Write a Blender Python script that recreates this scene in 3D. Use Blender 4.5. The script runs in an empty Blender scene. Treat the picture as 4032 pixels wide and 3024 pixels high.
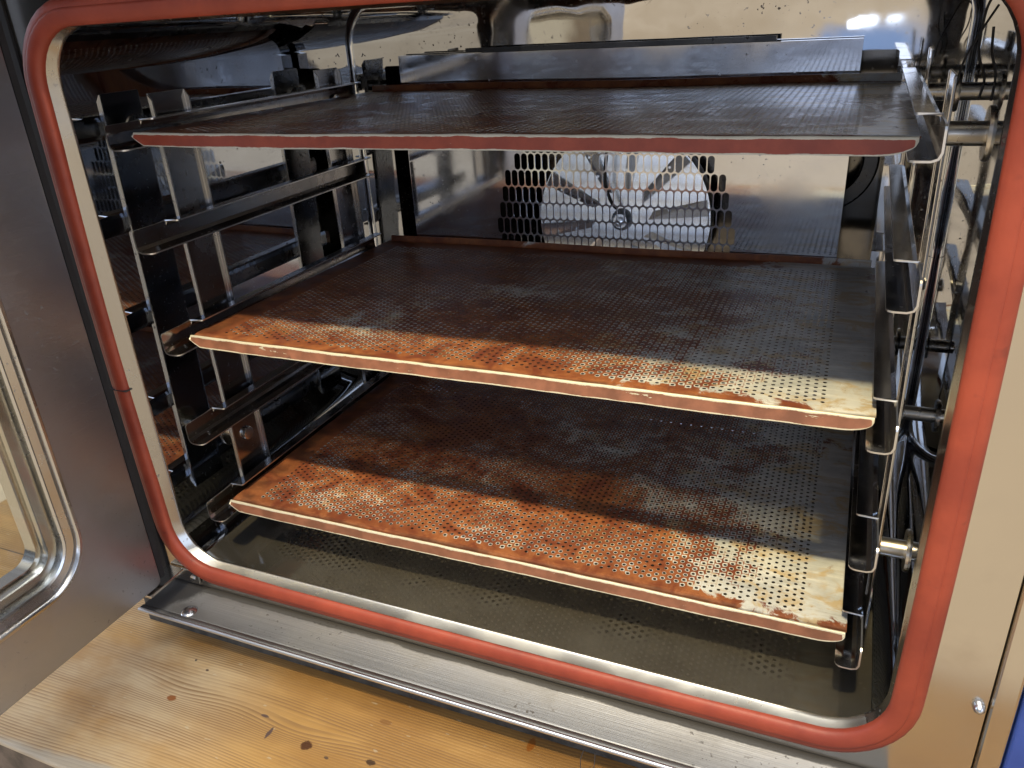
import bpy, math, random
import numpy as np
from mathutils import Matrix, Vector

random.seed(7)
SC = bpy.context.scene
COL = SC.collection
R = math.radians

# ------------------------------------------------------------------ camera
cam_d = bpy.data.cameras.new('camera')
cam = bpy.data.objects.new('camera', cam_d)
COL.objects.link(cam)
CR = ((0.921304, 0.385278, -0.052528), (0.119777, -0.409713, -0.904317), (-0.369935, 0.826859, -0.423618))
m = Matrix.Identity(4)
for i in range(3):
    m[i][0] = CR[0][i]; m[i][1] = -CR[1][i]; m[i][2] = -CR[2][i]
    m[i][3] = (0.26549, -0.52288, 0.07553)[i]
cam.matrix_world = m
cam_d.sensor_width = 36.0
cam_d.lens = 791.847 * 36.0 / 1024.0
cam_d.clip_start = 0.01
cam_d.clip_end = 60.0
SC.camera = cam

# ------------------------------------------------------------------ view
SC.view_settings.view_transform = 'Standard'
SC.view_settings.look = 'None'
SC.view_settings.gamma = 1.0
SC.view_settings.exposure = 0.2
SC.view_settings.use_curve_mapping = False
SC.cycles.max_bounces = 12
SC.cycles.glossy_bounces = 9
SC.cycles.transparent_max_bounces = 8
SC.cycles.caustics_reflective = True
SC.cycles.sample_clamp_indirect = 6.0

# ------------------------------------------------------------------ node helper
class NT:
    def __init__(self, tree):
        self.t = tree; self.t.nodes.clear()
    def n(self, kind, _out=0, _props=None, **inp):
        nd = self.t.nodes.new(kind)
        for k, v in (_props or {}).items(): setattr(nd, k, v)
        for k, v in inp.items():
            key = k.replace('_', ' ')
            s = nd.inputs[int(k[1:])] if k[0] == 'i' and k[1:].isdigit() else nd.inputs[key]
            self.set(s, v)
        return nd
    def set(self, sock, v):
        if isinstance(v, bpy.types.Node): v = v.outputs[0]
        if isinstance(v, bpy.types.NodeSocket): self.t.links.new(v, sock)
        else:
            if sock.type == 'RGBA' and len(v) == 3: v = (*v, 1)
            sock.default_value = v
    def math(self, op, a, b=0.0, c=None, clamp=False):
        nd = self.t.nodes.new('ShaderNodeMath'); nd.operation = op; nd.use_clamp = clamp
        self.set(nd.inputs[0], a); self.set(nd.inputs[1], b)
        if c is not None: self.set(nd.inputs[2], c)
        return nd.outputs[0]
    def mix(self, f, a, b):
        nd = self.t.nodes.new('ShaderNodeMix'); nd.data_type = 'RGBA'
        self.set(nd.inputs[0], f); self.set(nd.inputs[6], a); self.set(nd.inputs[7], b)
        return nd.outputs[2]
    def mixf(self, f, a, b):
        nd = self.t.nodes.new('ShaderNodeMix'); nd.data_type = 'FLOAT'
        self.set(nd.inputs[0], f); self.set(nd.inputs[2], a); self.set(nd.inputs[3], b)
        return nd.outputs[0]
    def ss(self, x, lo, hi, a=0.0, b=1.0):
        nd = self.t.nodes.new('ShaderNodeMapRange'); nd.interpolation_type = 'SMOOTHSTEP'
        self.set(nd.inputs[0], x); self.set(nd.inputs[1], lo); self.set(nd.inputs[2], hi)
        self.set(nd.inputs[3], a); self.set(nd.inputs[4], b)
        return nd.outputs[0]
    def noise(self, vec, scale, detail=4.0, rough=0.55, dist=0.0):
        nd = self.t.nodes.new('ShaderNodeTexNoise')
        if vec is not None: self.set(nd.inputs['Vector'], vec)
        nd.inputs['Scale'].default_value = scale; nd.inputs['Detail'].default_value = detail
        nd.inputs['Roughness'].default_value = rough; nd.inputs['Distortion'].default_value = dist
        return nd.outputs['Fac']
    def mapping(self, vec, scale=(1, 1, 1), rot=(0, 0, 0), loc=(0, 0, 0)):
        nd = self.t.nodes.new('ShaderNodeMapping')
        self.set(nd.inputs['Vector'], vec)
        nd.inputs['Scale'].default_value = scale; nd.inputs['Rotation'].default_value = rot
        self.set(nd.inputs['Location'], loc)
        return nd.outputs[0]
    def obj(self):
        return self.t.nodes.new('ShaderNodeTexCoord').outputs['Object']
    def sep(self, v):
        nd = self.t.nodes.new('ShaderNodeSeparateXYZ'); self.set(nd.inputs[0], v); return nd.outputs
    def bump(self, h, strength, dist, normal=None):
        nd = self.t.nodes.new('ShaderNodeBump')
        self.set(nd.inputs['Height'], h); nd.inputs['Strength'].default_value = strength
        nd.inputs['Distance'].default_value = dist
        if normal is not None: self.set(nd.inputs['Normal'], normal)
        return nd.outputs[0]
    def out(self, shader):
        o = self.t.nodes.new('ShaderNodeOutputMaterial'); self.t.links.new(shader, o.inputs['Surface'])

def mat(name):
    mt = bpy.data.materials.new(name); mt.use_nodes = True
    return mt, NT(mt.node_tree)

# ------------------------------------------------------------------ world: the workshop round the oven
world = bpy.data.worlds.new('World'); SC.world = world; world.use_nodes = True
w = NT(world.node_tree)
gen = w.t.nodes.new('ShaderNodeTexCoord').outputs['Generated']
wx, wy, wz = w.sep(gen)
AZ = w.math('MULTIPLY', w.math('ARCTAN2', wx, w.math('MULTIPLY', wy, -1.0)), 57.29578)   # 0 = the room the oven faces
EL = w.math('MULTIPLY', w.math('ARCSINE', wz), 57.29578)
def rect(a0, a1, e0, e1, soft=1.0):
    f = w.math('MULTIPLY', w.ss(AZ, a0 - soft, a0 + soft), w.ss(AZ, a1 - soft, a1 + soft, 1, 0))
    g = w.math('MULTIPLY', w.ss(EL, e0 - soft, e0 + soft), w.ss(EL, e1 - soft, e1 + soft, 1, 0))
    return w.math('MULTIPLY', f, g)
wn = w.noise(w.mapping(gen, (1, 1, 2.2)), 5.0, 7.0, 0.66)
wallc = w.mix(w.ss(wn, 0.35, 0.7), (0.70, 0.56, 0.39), (0.92, 0.77, 0.57))
floorc = w.mix(w.ss(wn, 0.35, 0.65), (0.24, 0.17, 0.10), (0.42, 0.30, 0.18))
ceilc = w.mix(w.ss(wn, 0.4, 0.65), (0.85, 0.86, 0.88), (1.15, 1.15, 1.15))
c = w.mix(w.ss(EL, -62, -45), floorc, wallc)
c = w.mix(w.ss(EL, 34, 42), c, ceilc)
# behind the oven and along the sides the room is duller
back = w.ss(w.math('ABSOLUTE', AZ), 70, 115)
c = w.mix(back, c, (0.32, 0.32, 0.36))
WORLD_RECTS = [
    (-34, 60, -46, -14, (1.20, 0.95, 0.64), 3.0),    # sunlit pale wall and boards
    (-74, -34, -50, 34, (0.085, 0.095, 0.12), 2.5),  # unseen dark patch, added to darken what the posts reflect
    (-40, 44, 1.2, 9, (1.1, 1.28, 1.6), 0.8),      # pale blue daylight on the far wall
    (-50, 50, 9, 44, (0.46, 0.53, 0.66), 2.0),       # upper wall in shade
    (-33, -28, -20, 40, (0.20, 0.13, 0.08), 0.7),    # timber post
    (-19, -16, -20, 40, (0.26, 0.17, 0.10), 0.7),    # timber post
    (-90, 60, 17, 21, (0.14, 0.10, 0.08), 1.0),      # beam
    (-3.2, 2.4, -4.6, -1.9, (0.34, 0.50, 0.86), 0.7),  # someone's blue shirt
    (-1.5, 0.2, -1.95, -1.1, (4.0, 4.5, 5.4), 0.15),  # bright window
    (0.8, 1.5, -1.8, -1.25, (3.6, 4.2, 5.2), 0.12),
    (-6, 15, 2.5, 7.5, (2.4, 2.7, 3.4), 0.8),        # window
    (-84, -66, 4, 30, (3.2, 3.8, 5.0), 2.0),         # unseen window at the left, brightened to fill the table
    (48, 78, 6, 34, (1.8, 2.1, 2.7), 2.0),           # window at the right
    (-100, 100, 60, 87, (5.2, 5.5, 6.0), 3.0),         # unseen overhead glow, added to fill the table
]
for a0, a1, e0, e1, col, s in WORLD_RECTS:
    c = w.mix(rect(a0, a1, e0, e1, s), c, col)
bg = w.n('ShaderNodeBackground', Color=c, Strength=0.95)
wo = w.t.nodes.new('ShaderNodeOutputWorld'); w.t.links.new(bg.outputs[0], wo.inputs['Surface'])

# ------------------------------------------------------------------ low sun through the workshop glazing
sd = bpy.data.lights.new('sunbeam', 'SPOT')
sun = bpy.data.objects.new('sunbeam', sd); COL.objects.link(sun)
def beam(o, d, aim, el, az, dist, energy, size, squash, blend, soft):
    o.location = aim + dist * Vector((math.sin(az) * math.cos(el), -math.cos(az) * math.cos(el), math.sin(el)))
    o.rotation_euler = (aim - o.location).to_track_quat('-Z', 'Y').to_euler()
    o.scale = (1.0, squash, 1.0)
    d.energy = energy; d.color = (1.0, 0.80, 0.42); d.shadow_soft_size = soft
    d.spot_size = size; d.spot_blend = blend
# the bar of sun that falls into the oven across the tray fronts
beam(sun, sd, Vector((0.02, 0.0, -0.215)), R(62.5), 0.0, 6.0, 2500.0, R(9.0), 0.36, 0.40, 0.13)
# a second, softer patch of the same sun on the table
sd2 = bpy.data.lights.new('sunbeam', 'SPOT')
sun2 = bpy.data.objects.new('sunbeam', sd2); COL.objects.link(sun2)
beam(sun2, sd2, Vector((-0.13, -0.215, -0.50)), R(62.5), R(8), 6.0, 900.0, R(3.6), 0.40, 1.0, 0.10)

# ------------------------------------------------------------------ mesh helpers
def link(o, parent=None):
    COL.objects.link(o)
    if parent is not None: o.parent = parent
    return o
def empty(name, label, cat, loc=(0, 0, 0), rot=(0, 0, 0), group=None):
    o = link(bpy.data.objects.new(name, None))
    o.location = loc; o.rotation_euler = rot
    o.empty_display_size = 0.05
    o['label'] = label; o['category'] = cat
    if group: o['group'] = group
    return o
def obj(name, vf, mt, parent=None, smooth=None, solid=0.0, bevel=0.0, off=-1.0):
    v, f = vf
    me = bpy.data.meshes.new(name)
    me.from_pydata([tuple(map(float, p)) for p in v], [], [tuple(map(int, q)) for q in f])
    me.update()
    me.materials.append(mt)
    if smooth is not None:
        me.shade_smooth()
        me.set_sharp_from_angle(angle=R(smooth))
    o = link(bpy.data.objects.new(name, me), parent)
    if solid:
        md = o.modifiers.new('solid', 'SOLIDIFY'); md.thickness = solid; md.offset = off; md.use_even_offset = True
    if bevel:
        md = o.modifiers.new('bevel', 'BEVEL'); md.width = bevel; md.segments = 3; md.limit_method = 'ANGLE'; md.angle_limit = R(35)
    return o
def join(*parts):
    V, F = [], []
    for v, f in parts:
        b = len(V); V += list(v); F += [tuple(i + b for i in q) for q in f]
    return V, F
def box(x0, x1, y0, y1, z0, z1):
    v = [(x, y, z) for x in (x0, x1) for y in (y0, y1) for z in (z0, z1)]
    f = [(0, 1, 3, 2), (4, 6, 7, 5), (0, 4, 5, 1), (2, 3, 7, 6), (0, 2, 6, 4), (1, 5, 7, 3)]
    return v, f
def loft(loops, closed=True, caps=(False, False)):
    n = len(loops[0]); V = [p for l in loops for p in l]; F = []
    for i in range(len(loops) - 1):
        for j in range(n if closed else n - 1):
            k = (j + 1) % n
            F.append((i * n + j, i * n + k, (i + 1) * n + k, (i + 1) * n + j))
    if caps[0]: F.append(tuple(range(n - 1, -1, -1)))
    if caps[1]: F.append(tuple((len(loops) - 1) * n + j for j in range(n)))
    return V, F
def rr(x0, x1, z0, z1, r, y, cs=10, es=10, bow=(0, 0, 0, 0)):
    """rounded rectangle in the plane y; bow = outward bulge of bottom, right, top, left"""
    P = []
    def edge(a, b, nx, nz, bw):
        for i in range(es):
            t = (i + 0.5) / es
            s = bw * 4 * t * (1 - t)
            P.append((a[0] + (b[0] - a[0]) * t + nx * s, y, a[1] + (b[1] - a[1]) * t + nz * s))
    def arc(cx, cz, a0):
        for i in range(cs + 1):
            a = a0 + R(90) * i / cs
            P.append((cx + r * math.cos(a), y, cz + r * math.sin(a)))
    edge((x0 + r, z0), (x1 - r, z0), 0, -1, bow[0]); arc(x1 - r, z0 + r, R(-90))
    edge((x1, z0 + r), (x1, z1 - r), 1, 0, bow[1]); arc(x1 - r, z1 - r, 0)
    edge((x1 - r, z1), (x0 + r, z1), 0, 1, bow[2]); arc(x0 + r, z1 - r, R(90))
    edge((x0, z1 - r), (x0, z0 + r), -1, 0, bow[3]); arc(x0 + r, z0 + r, R(180))
    return P
def cyl(axis, c, a0, a1, r, n=24, r2=None):
    """solid cylinder (or cone) along an axis; c = the other two coordinates"""
    r2 = r if r2 is None else r2
    L = []
    for a, q in ((a0, r), (a1, r2)):
        l = []
        for i in range(n):
            t = 2 * math.pi * i / n; u, v = c[0] + q * math.cos(t), c[1] + q * math.sin(t)
            l.append({'x': (a, u, v), 'y': (u, a, v), 'z': (u, v, a)}[axis])
        L.append(l)
    return loft(L, True, (True, True))
def lathe(axis, c, prof, n=28):
    L = []
    for a, q in prof:
        l = []
        for i in range(n):
            t = 2 * math.pi * i / n; u, v = c[0] + q * math.cos(t), c[1] + q * math.sin(t)
            l.append({'x': (a, u, v), 'y': (u, a, v), 'z': (u, v, a)}[axis])
        L.append(l)
    return loft(L, True, (True, True))
def tube(path, r, n=8):
    L = []; P = [Vector(p) for p in path]
    for i, p in enumerate(P):
        d = (P[min(i + 1, len(P) - 1)] - P[max(i - 1, 0)]).normalized()
        a = d.orthogonal().normalized() if i == 0 else (a - d * a.dot(d)).normalized()
        b = d.cross(a)
        L.append([tuple(p + r * (a * math.cos(2 * math.pi * k / n) + b * math.sin(2 * math.pi * k / n))) for k in range(n)])
    return loft(L, True, (True, True))
def spline(pts, n=8):
    out = []; P = [Vector(p) for p in pts]; P = [2 * P[0] - P[1]] + P + [2 * P[-1] - P[-2]]
    for i in range(1, len(P) - 2):
        for k in range(n):
            t = k / n
            out.append(0.5 * ((2 * P[i]) + (P[i + 1] - P[i - 1]) * t + (2 * P[i - 1] - 5 * P[i] + 4 * P[i + 1] - P[i + 2]) * t * t
                              + (-P[i - 1] + 3 * P[i] - 3 * P[i + 1] + P[i + 2]) * t ** 3))
    out.append(P[-2]); return out

# ------------------------------------------------------------------ materials
def steel(name, base=(0.60, 0.61, 0.63), rough=0.07, wave=0.0, wave_scale=5.0, specks=0.5, smear=0.1, brush=None, grime=False, streak=0.0):
    mt, n = mat(name); co = n.obj()
    col = base
    sm = n.noise(co, 14.0, 6.0, 0.62)
    sm2 = n.noise(n.mapping(co, (60, 60, 60)), 1.0, 3.0, 0.5)
    dirt = n.math('MULTIPLY', n.ss(n.noise(co, 230.0, 2.0, 0.5), 0.665, 0.70), n.ss(n.noise(co, 9.0, 2.0), 0.42, 0.62))
    colr = n.mix(n.math('MULTIPLY', dirt, specks), base, (0.06, 0.045, 0.035))
    colr = n.mix(n.math('MULTIPLY', n.ss(sm, 0.5, 0.8), 0.35), colr, tuple(x * 0.72 for x in base))
    rgh = n.math('ADD', n.math('MULTIPLY', n.ss(sm, 0.42, 0.72), smear), rough)
    rgh = n.math('ADD', rgh, n.math('MULTIPLY', dirt, 0.3 if specks else 0.0))
    nor = None
    if wave:
        nor = n.bump(n.noise(co, wave_scale, 1.5, 0.4, 0.3), 1.0, wave)
    if brush:
        b = n.noise(n.mapping(co, brush), 1.0, 3.0, 0.6)
        nor = n.bump(b, 0.25, 0.0006, nor)
        rgh = n.math('ADD', rgh, n.math('MULTIPLY', b, 0.08))
    if streak:
        st = n.ss(n.noise(n.mapping(co, (90, 90, 5)), 1.0, 4.0, 0.6), 0.55, 0.75)
        colr = n.mix(n.math('MULTIPLY', st, streak), colr, (0.16, 0.13, 0.10))
        rgh = n.math('ADD', rgh, n.math('MULTIPLY', st, 0.2 * streak))
    met = 1.0
    if grime:      # burnt-on dirt round the hinge corner; dark line along the back fold
        gx, gy, gz = n.sep(co)
        gn = n.noise(co, 26.0, 6.0, 0.65)
        e = n.math('ADD', n.math('SUBTRACT', gx, n.math('MULTIPLY', gy, 0.75)), n.math('MULTIPLY', n.math('SUBTRACT', gn, 0.5), 0.05))
        g = n.ss(e, -0.268, -0.252, 1, 0)
        e2 = n.math('ADD', gy, n.math('MULTIPLY', n.math('SUBTRACT', gn, 0.5), 0.006))
        g = n.math('MAXIMUM', g, n.ss(e2, -0.0568, -0.0550, 0, 0.85))
        colr = n.mix(g, colr, (0.02, 0.017, 0.015)); rgh = n.mixf(g, rgh, 0.7); met = n.mixf(g, 1.0, 0.0)
    kw = dict(Base_Color=colr, Metallic=met, Roughness=rgh)
    if nor is not None: kw['Normal'] = nor
    p = n.n('ShaderNodeBsdfPrincipled', **kw)
    n.out(p.outputs[0]); return mt

M = {}
M['cavity'] = steel('mirror_steel', (0.57, 0.61, 0.67), 0.018, wave=0.0006, wave_scale=4.0, specks=0.8, smear=0.03)
M['lip_lit'] = steel('lit_lip_steel', (0.58, 0.565, 0.52), 0.32, specks=0.5, smear=0.15)  # lighter copy of the lip steel; bottom run's brightness put into its colour
M['back_wall'] = steel('back_wall_steel', (0.53, 0.53, 0.535), 0.02, wave=0.0004, wave_scale=16, specks=0.9, smear=0.06)
M['lip'] = steel('lip_steel', (0.40, 0.39, 0.37), 0.20, specks=0.3, smear=0.15, streak=0.15)
M['baffle'] = steel('baffle_steel', (0.58, 0.61, 0.68), 0.06, wave=0.0006, wave_scale=6, specks=0.6, smear=0.10)
M['rail'] = steel('rail_steel', (0.36, 0.36, 0.37), 0.12, wave=0.001, specks=0.5, smear=0.22, streak=0.3)
M['cut'] = steel('cut_edge', (0.68, 0.68, 0.68), 0.28, specks=0.1, smear=0.1)
M['post_bright'] = steel('bright_post_steel', (0.62, 0.61, 0.60), 0.06, wave=0.001, specks=0.4, smear=0.12)  # brighter copy of the post steel, made to lift the right wall's reflections
M['post'] = steel('post_steel', (0.38, 0.385, 0.40), 0.13, wave=0.001, specks=0.5, smear=0.22)
M['pin'] = steel('pin_steel', (0.60, 0.57, 0.52), 0.22, specks=0.5, smear=0.2)
M['frame'] = steel('frame_steel', (0.64, 0.60, 0.54), 0.17, wave=0.001, wave_scale=3, specks=0.0, smear=0.10)
M['sill'] = steel('sill_steel', (0.26, 0.25, 0.232), 0.40, specks=0.5, smear=0.15, brush=(6, 700, 700), grime=True)
M['door'] = steel('door_steel', (0.44, 0.45, 0.50), 0.36, specks=0.2, smear=0.08, brush=(900, 5, 900))
M['trim'] = steel('trim_steel', (0.54, 0.54, 0.54), 0.22, specks=0.5, smear=0.15)
M['dark_steel'] = steel('dark_steel', (0.055, 0.058, 0.065), 0.25, specks=0.3, smear=0.2)
M['chamber'] = steel('chamber_steel', (0.13, 0.125, 0.12), 0.10, wave=0.002, specks=0.9, smear=0.25)


def plain(name, col, rough=0.5, var=0.25, scale=40.0, metallic=0.0, bumpd=0.0):
    mt, n = mat(name); co = n.obj()
    nz = n.noise(co, scale, 5.0, 0.6)
    colr = n.mix(n.ss(nz, 0.3, 0.7), tuple(x * (1 - var) for x in col), tuple(min(1, x * (1 + var)) for x in col))
    kw = dict(Base_Color=colr, Roughness=rough, Metallic=metallic)
    if bumpd: kw['Normal'] = n.bump(nz, 0.5, bumpd)
    p = n.n('ShaderNodeBsdfPrincipled', **kw); n.out(p.outputs[0]); return mt
M['fan'] = plain('fan_aluminium', (0.82, 0.88, 0.97), 0.26, 0.08, 60, metallic=0.9)
M['black'] = plain('matt_black', (0.012, 0.012, 0.014), 0.75)  # also stands in for shade in holes and on the left jamb
M['plinth'] = plain('plinth_grey', (0.075, 0.075, 0.07), 0.6, 0.4, 80, bumpd=0.0004)
M['blue'] = plain('blue_film', (0.04, 0.09, 0.36), 0.3, 0.1)
M['wire'] = plain('wire_black', (0.015, 0.015, 0.017), 0.35)
M['hair'] = plain('thread_grey', (0.05, 0.045, 0.045), 0.6)
M['floor'] = plain('floor_pale', (0.60, 0.45, 0.27), 0.6, 0.15, 5)

# red silicone gasket
mt, n = mat('red_silicone'); co = n.obj()
nz = n.noise(co, 18.0, 5.0, 0.6); fine = n.noise(co, 160.0, 3.0, 0.6)
col = n.mix(n.ss(nz, 0.3, 0.7), (0.23, 0.036, 0.020), (0.34, 0.060, 0.030))
spot = n.math('MULTIPLY', n.ss(n.noise(co, 70.0, 2.0), 0.66, 0.76), 0.55)
col = n.mix(spot, col, (0.16, 0.03, 0.02))
p = n.n('ShaderNodeBsdfPrincipled', Base_Color=col, Roughness=n.math('ADD', n.math('MULTIPLY', fine, 0.2), 0.42),
        Normal=n.bump(fine, 0.25, 0.0006))
p.inputs['Subsurface Weight'].default_value = 0.05
n.out(p.outputs[0]); M['gasket'] = mt

# oven floor: stained steel with the print of a perforated tray
def lattice(n, x, y, px, py, rad, soft):
    """0..1 dots on the staggered hole lattice of the trays"""
    def dots(ox, oy):
        u = n.math('MULTIPLY', n.math('SUBTRACT', n.math('FRACT', n.math('ADD', n.math('DIVIDE', x, px), ox)), 0.5), px)
        v = n.math('MULTIPLY', n.math('SUBTRACT', n.math('FRACT', n.math('ADD', n.math('DIVIDE', y, py), oy)), 0.5), py)
        d = n.math('SQRT', n.math('ADD', n.math('MULTIPLY', u, u), n.math('MULTIPLY', v, v)))
        return n.ss(d, rad - soft, rad + soft, 1, 0)
    return n.math('MAXIMUM', dots(0.0, 0.0), dots(0.5, 0.5))
mt, n = mat('oven_floor_steel'); co = n.obj(); x, y, z = n.sep(co)
nz = n.noise(co, 7.0, 6.0, 0.6); nf = n.noise(co, 60.0, 4.0, 0.6)
dots = lattice(n, x, y, 0.0119, 0.00707, 0.0018, 0.0007)
dmask = n.math('MULTIPLY', n.ss(nz, 0.46, 0.58), n.math('MULTIPLY', n.ss(n.math('ABSOLUTE', x), 0.255, 0.27, 1, 0), n.ss(y, -0.005, 0.01)))
dd = n.math('MULTIPLY', dots, dmask)
col = n.mix(n.ss(nz, 0.35, 0.7), (0.38, 0.35, 0.305), (0.50, 0.475, 0.43))
col = n.mix(n.math('MULTIPLY', n.ss(nf, 0.6, 0.75), 0.4), col, (0.18, 0.155, 0.12))
col = n.mix(n.math('MULTIPLY', dd, 0.75), col, (0.05, 0.045, 0.04))
rg = n.math('ADD', n.mixf(n.ss(nz, 0.4, 0.7), 0.06, 0.15), n.math('MULTIPLY', dd, 0.25))
p = n.n('ShaderNodeBsdfPrincipled', Base_Color=col, Metallic=0.92, Roughness=rg, Normal=n.bump(dd, 0.4, 0.0004))
n.out(p.outputs[0]); M['oven_floor'] = mt

# tray: worn red-brown non-stick coat over aluminium
def tray_material(name, bare_bias, lightness=1.0, r0=0.38, r1=0.56, rb=0.44):
    mt, n = mat(name); co = n.obj(); x, y, z = n.sep(co)
    rnd = n.t.nodes.new('ShaderNodeObjectInfo').outputs['Random']
    shift = n.t.nodes.new('ShaderNodeCombineXYZ'); n.set(shift.inputs[0], n.math('MULTIPLY', rnd, 13.0)); n.set(shift.inputs[1], n.math('MULTIPLY', rnd, 7.0))
    cs = n.mapping(co, (1, 1, 1), (0, 0, 0), shift.outputs[0])
    rim = n.t.nodes.new('ShaderNodeAttribute'); rim.attribute_name = 'rim'; rim = rim.outputs['Fac']
    big = n.noise(cs, 6.5, 3.0, 0.55, 0.4)
    mid = n.noise(cs, 34.0, 8.0, 0.70, 0.6)
    streak = n.noise(n.mapping(cs, (12, 120, 60), (0, 0, R(-28))), 1.0, 4.0, 0.7)
    wear = n.math('ADD', n.math('MULTIPLY', big, 1.35), n.math('MULTIPLY', mid, 1.10))
    wear = n.math('ADD', wear, n.math('MULTIPLY', streak, 0.22))
    wear = n.math('ADD', wear, n.math('MULTIPLY', n.ss(x, 0.05, 0.28), 0.36))            # more worn to the right
    wear = n.math('SUBTRACT', wear, n.math('MULTIPLY', n.ss(x, -0.30, -0.24, 1, 0), 0.22))
    wear = n.math('SUBTRACT', wear, n.math('MULTIPLY', n.ss(y, 0.003, 0.02, 1, 0), 0.15))
    wear = n.math('SUBTRACT', wear, n.ss(x, -0.02, 0.16, 0.085, 0))
    wear = n.math('ADD', wear, bare_bias - 0.44)
    ringn = n.noise(cs, 16.0, 4.0, 0.6)
    wear = n.math('ADD', wear, n.math('MULTIPLY', n.ss(x, 0.262, 0.272), 0.10))
    wall = n.ss(rim, 1.03, 1.30)
    rim = n.math('MINIMUM', rim, 1.0)
    rimw = n.math('MULTIPLY', rim, n.mixf(n.ss(ringn, 0.36, 0.58), 0.26, 0.58))
    bare = n.ss(n.math('ADD', wear, rimw), 1.10, 1.19)
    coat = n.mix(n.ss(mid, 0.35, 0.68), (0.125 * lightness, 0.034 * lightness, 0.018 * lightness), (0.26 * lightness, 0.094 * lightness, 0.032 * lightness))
    coat = n.mix(n.ss(n.noise(cs, 90.0, 4.0, 0.6), 0.58, 0.8, 0, 0.7), coat, (0.06, 0.022, 0.014))
    metal = n.mix(n.ss(n.noise(cs, 22.0, 5.0, 0.6), 0.35, 0.68), (0.40, 0.425, 0.45), (0.57, 0.585, 0.59))
    metal = n.mix(n.ss(n.noise(cs, 75.0, 4.0, 0.65), 0.62, 0.74, 0, 0.75), metal, (0.22, 0.12, 0.05))
    smear = n.noise(n.mapping(cs, (14, 110, 20)), 1.0, 5.0, 0.65)
    metal = n.mix(n.ss(smear, 0.48, 0.72, 0, 0.55), metal, (0.72, 0.73, 0.72))
    metal = n.mix(n.ss(smear, 0.30, 0.46, 0.5, 0), metal, (0.24, 0.235, 0.22))
    stain = n.noise(n.mapping(cs, (24, 40, 20)), 1.0, 6.0, 0.7, 0.8)
    metal = n.mix(n.ss(stain, 0.48, 0.62, 0, 0.8), metal, (0.44, 0.33, 0.17))
    black = n.math('MULTIPLY', n.ss(n.noise(n.mapping(cs, (60, 30, 60)), 1.0, 3.0), 0.70, 0.76), n.ss(x, 0.22, 0.27))
    colr = n.mix(bare, coat, metal)
    colr = n.mix(n.math('MULTIPLY', black, 0.85), colr, (0.02, 0.012, 0.01))
    colr = n.mix(wall, colr, (0.018, 0.013, 0.011))
    burn = n.math('MULTIPLY', n.ss(y, 0.0015, 0.004), n.ss(n.math('ADD', y, n.math('MULTIPLY', n.noise(cs, 30.0, 4.0), 0.010)), 0.009, 0.014, 1, 0))
    burn = n.math('MAXIMUM', n.math('MULTIPLY', burn, 0.8), n.math('MULTIPLY', n.ss(n.math('ADD', x, n.math('MULTIPLY', n.noise(n.mapping(cs, (1, 0.3, 1)), 38.0, 5.0), 0.05)), -0.262, -0.245, 1, 0), 0.65))
    burn = n.math('MULTIPLY', burn, n.ss(n.noise(n.mapping(cs, (1, 2, 1)), 26.0, 4.0), 0.34, 0.60))
    colr = n.mix(burn, colr, (0.045, 0.017, 0.009))
    rg = n.mixf(bare, n.mixf(n.ss(mid, 0.35, 0.65), r0, r1), rb)
    met = n.math('MULTIPLY', n.math('MULTIPLY', bare, 0.20), n.math('SUBTRACT', 1.0, wall))
    h = n.math('ADD', n.math('MULTIPLY', bare, -0.5), n.math('MULTIPLY', mid, 0.6))
    p = n.n('ShaderNodeBsdfPrincipled', Base_Color=colr, Roughness=rg, Metallic=met, Normal=n.bump(h, 0.35, 0.0005))
    n.out(p.outputs[0]); return mt
M['tray'] = tray_material('worn_tray', 0.0)
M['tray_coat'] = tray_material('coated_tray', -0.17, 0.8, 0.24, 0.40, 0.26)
M['tray_under'] = plain('tray_underside', (0.46, 0.46, 0.45), 0.45, 0.2, 30, metallic=0.3)
def rim_material(name, ca, cb, nick):
    mt, n = mat(name); co = n.obj()
    rnd = n.t.nodes.new('ShaderNodeObjectInfo').outputs['Random']
    shift = n.t.nodes.new('ShaderNodeCombineXYZ'); n.set(shift.inputs[0], n.math('MULTIPLY', rnd, 11.0))
    cs = n.mapping(co, (1, 1, 1), (0, 0, 0), shift.outputs[0])
    at = n.t.nodes.new('ShaderNodeAttribute'); at.attribute_name = 'wear'; at = at.outputs['Fac']
    nz = n.noise(n.mapping(cs, (1, 2, 2)), 42.0, 6.0, 0.72)
    bare = n.ss(n.math('ADD', at, n.math('MULTIPLY', n.math('SUBTRACT', nz, 0.5), 1.5)), 0.54, 0.62)
    nk = n.ss(n.noise(n.mapping(cs, (30, 140, 140)), 1.0, 5.0, 0.7), 0.67, 0.70)
    bare = n.math('MAXIMUM', bare, n.math('MULTIPLY', nk, nick))
    coat = n.mix(n.ss(n.noise(cs, 45.0, 5.0, 0.6), 0.35, 0.7), ca, cb)
    coat = n.mix(n.ss(n.noise(cs, 26.0, 3.0, 0.6), 0.66, 0.74, 0, 0.8), coat, (0.05, 0.02, 0.015))
    metal = n.mix(nz, (0.40, 0.38, 0.31), (0.58, 0.55, 0.46))
    p = n.n('ShaderNodeBsdfPrincipled', Base_Color=n.mix(bare, coat, metal), Roughness=0.42, Metallic=n.math('MULTIPLY', bare, 0.15),
            Normal=n.bump(n.math('SUBTRACT', nz, bare), 0.3, 0.0004))
    n.out(p.outputs[0]); return mt
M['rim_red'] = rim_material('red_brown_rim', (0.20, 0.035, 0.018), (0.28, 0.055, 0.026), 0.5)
M['rim_pale'] = rim_material('worn_brown_rim', (0.14, 0.058, 0.034), (0.235, 0.098, 0.060), 1.0)

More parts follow.
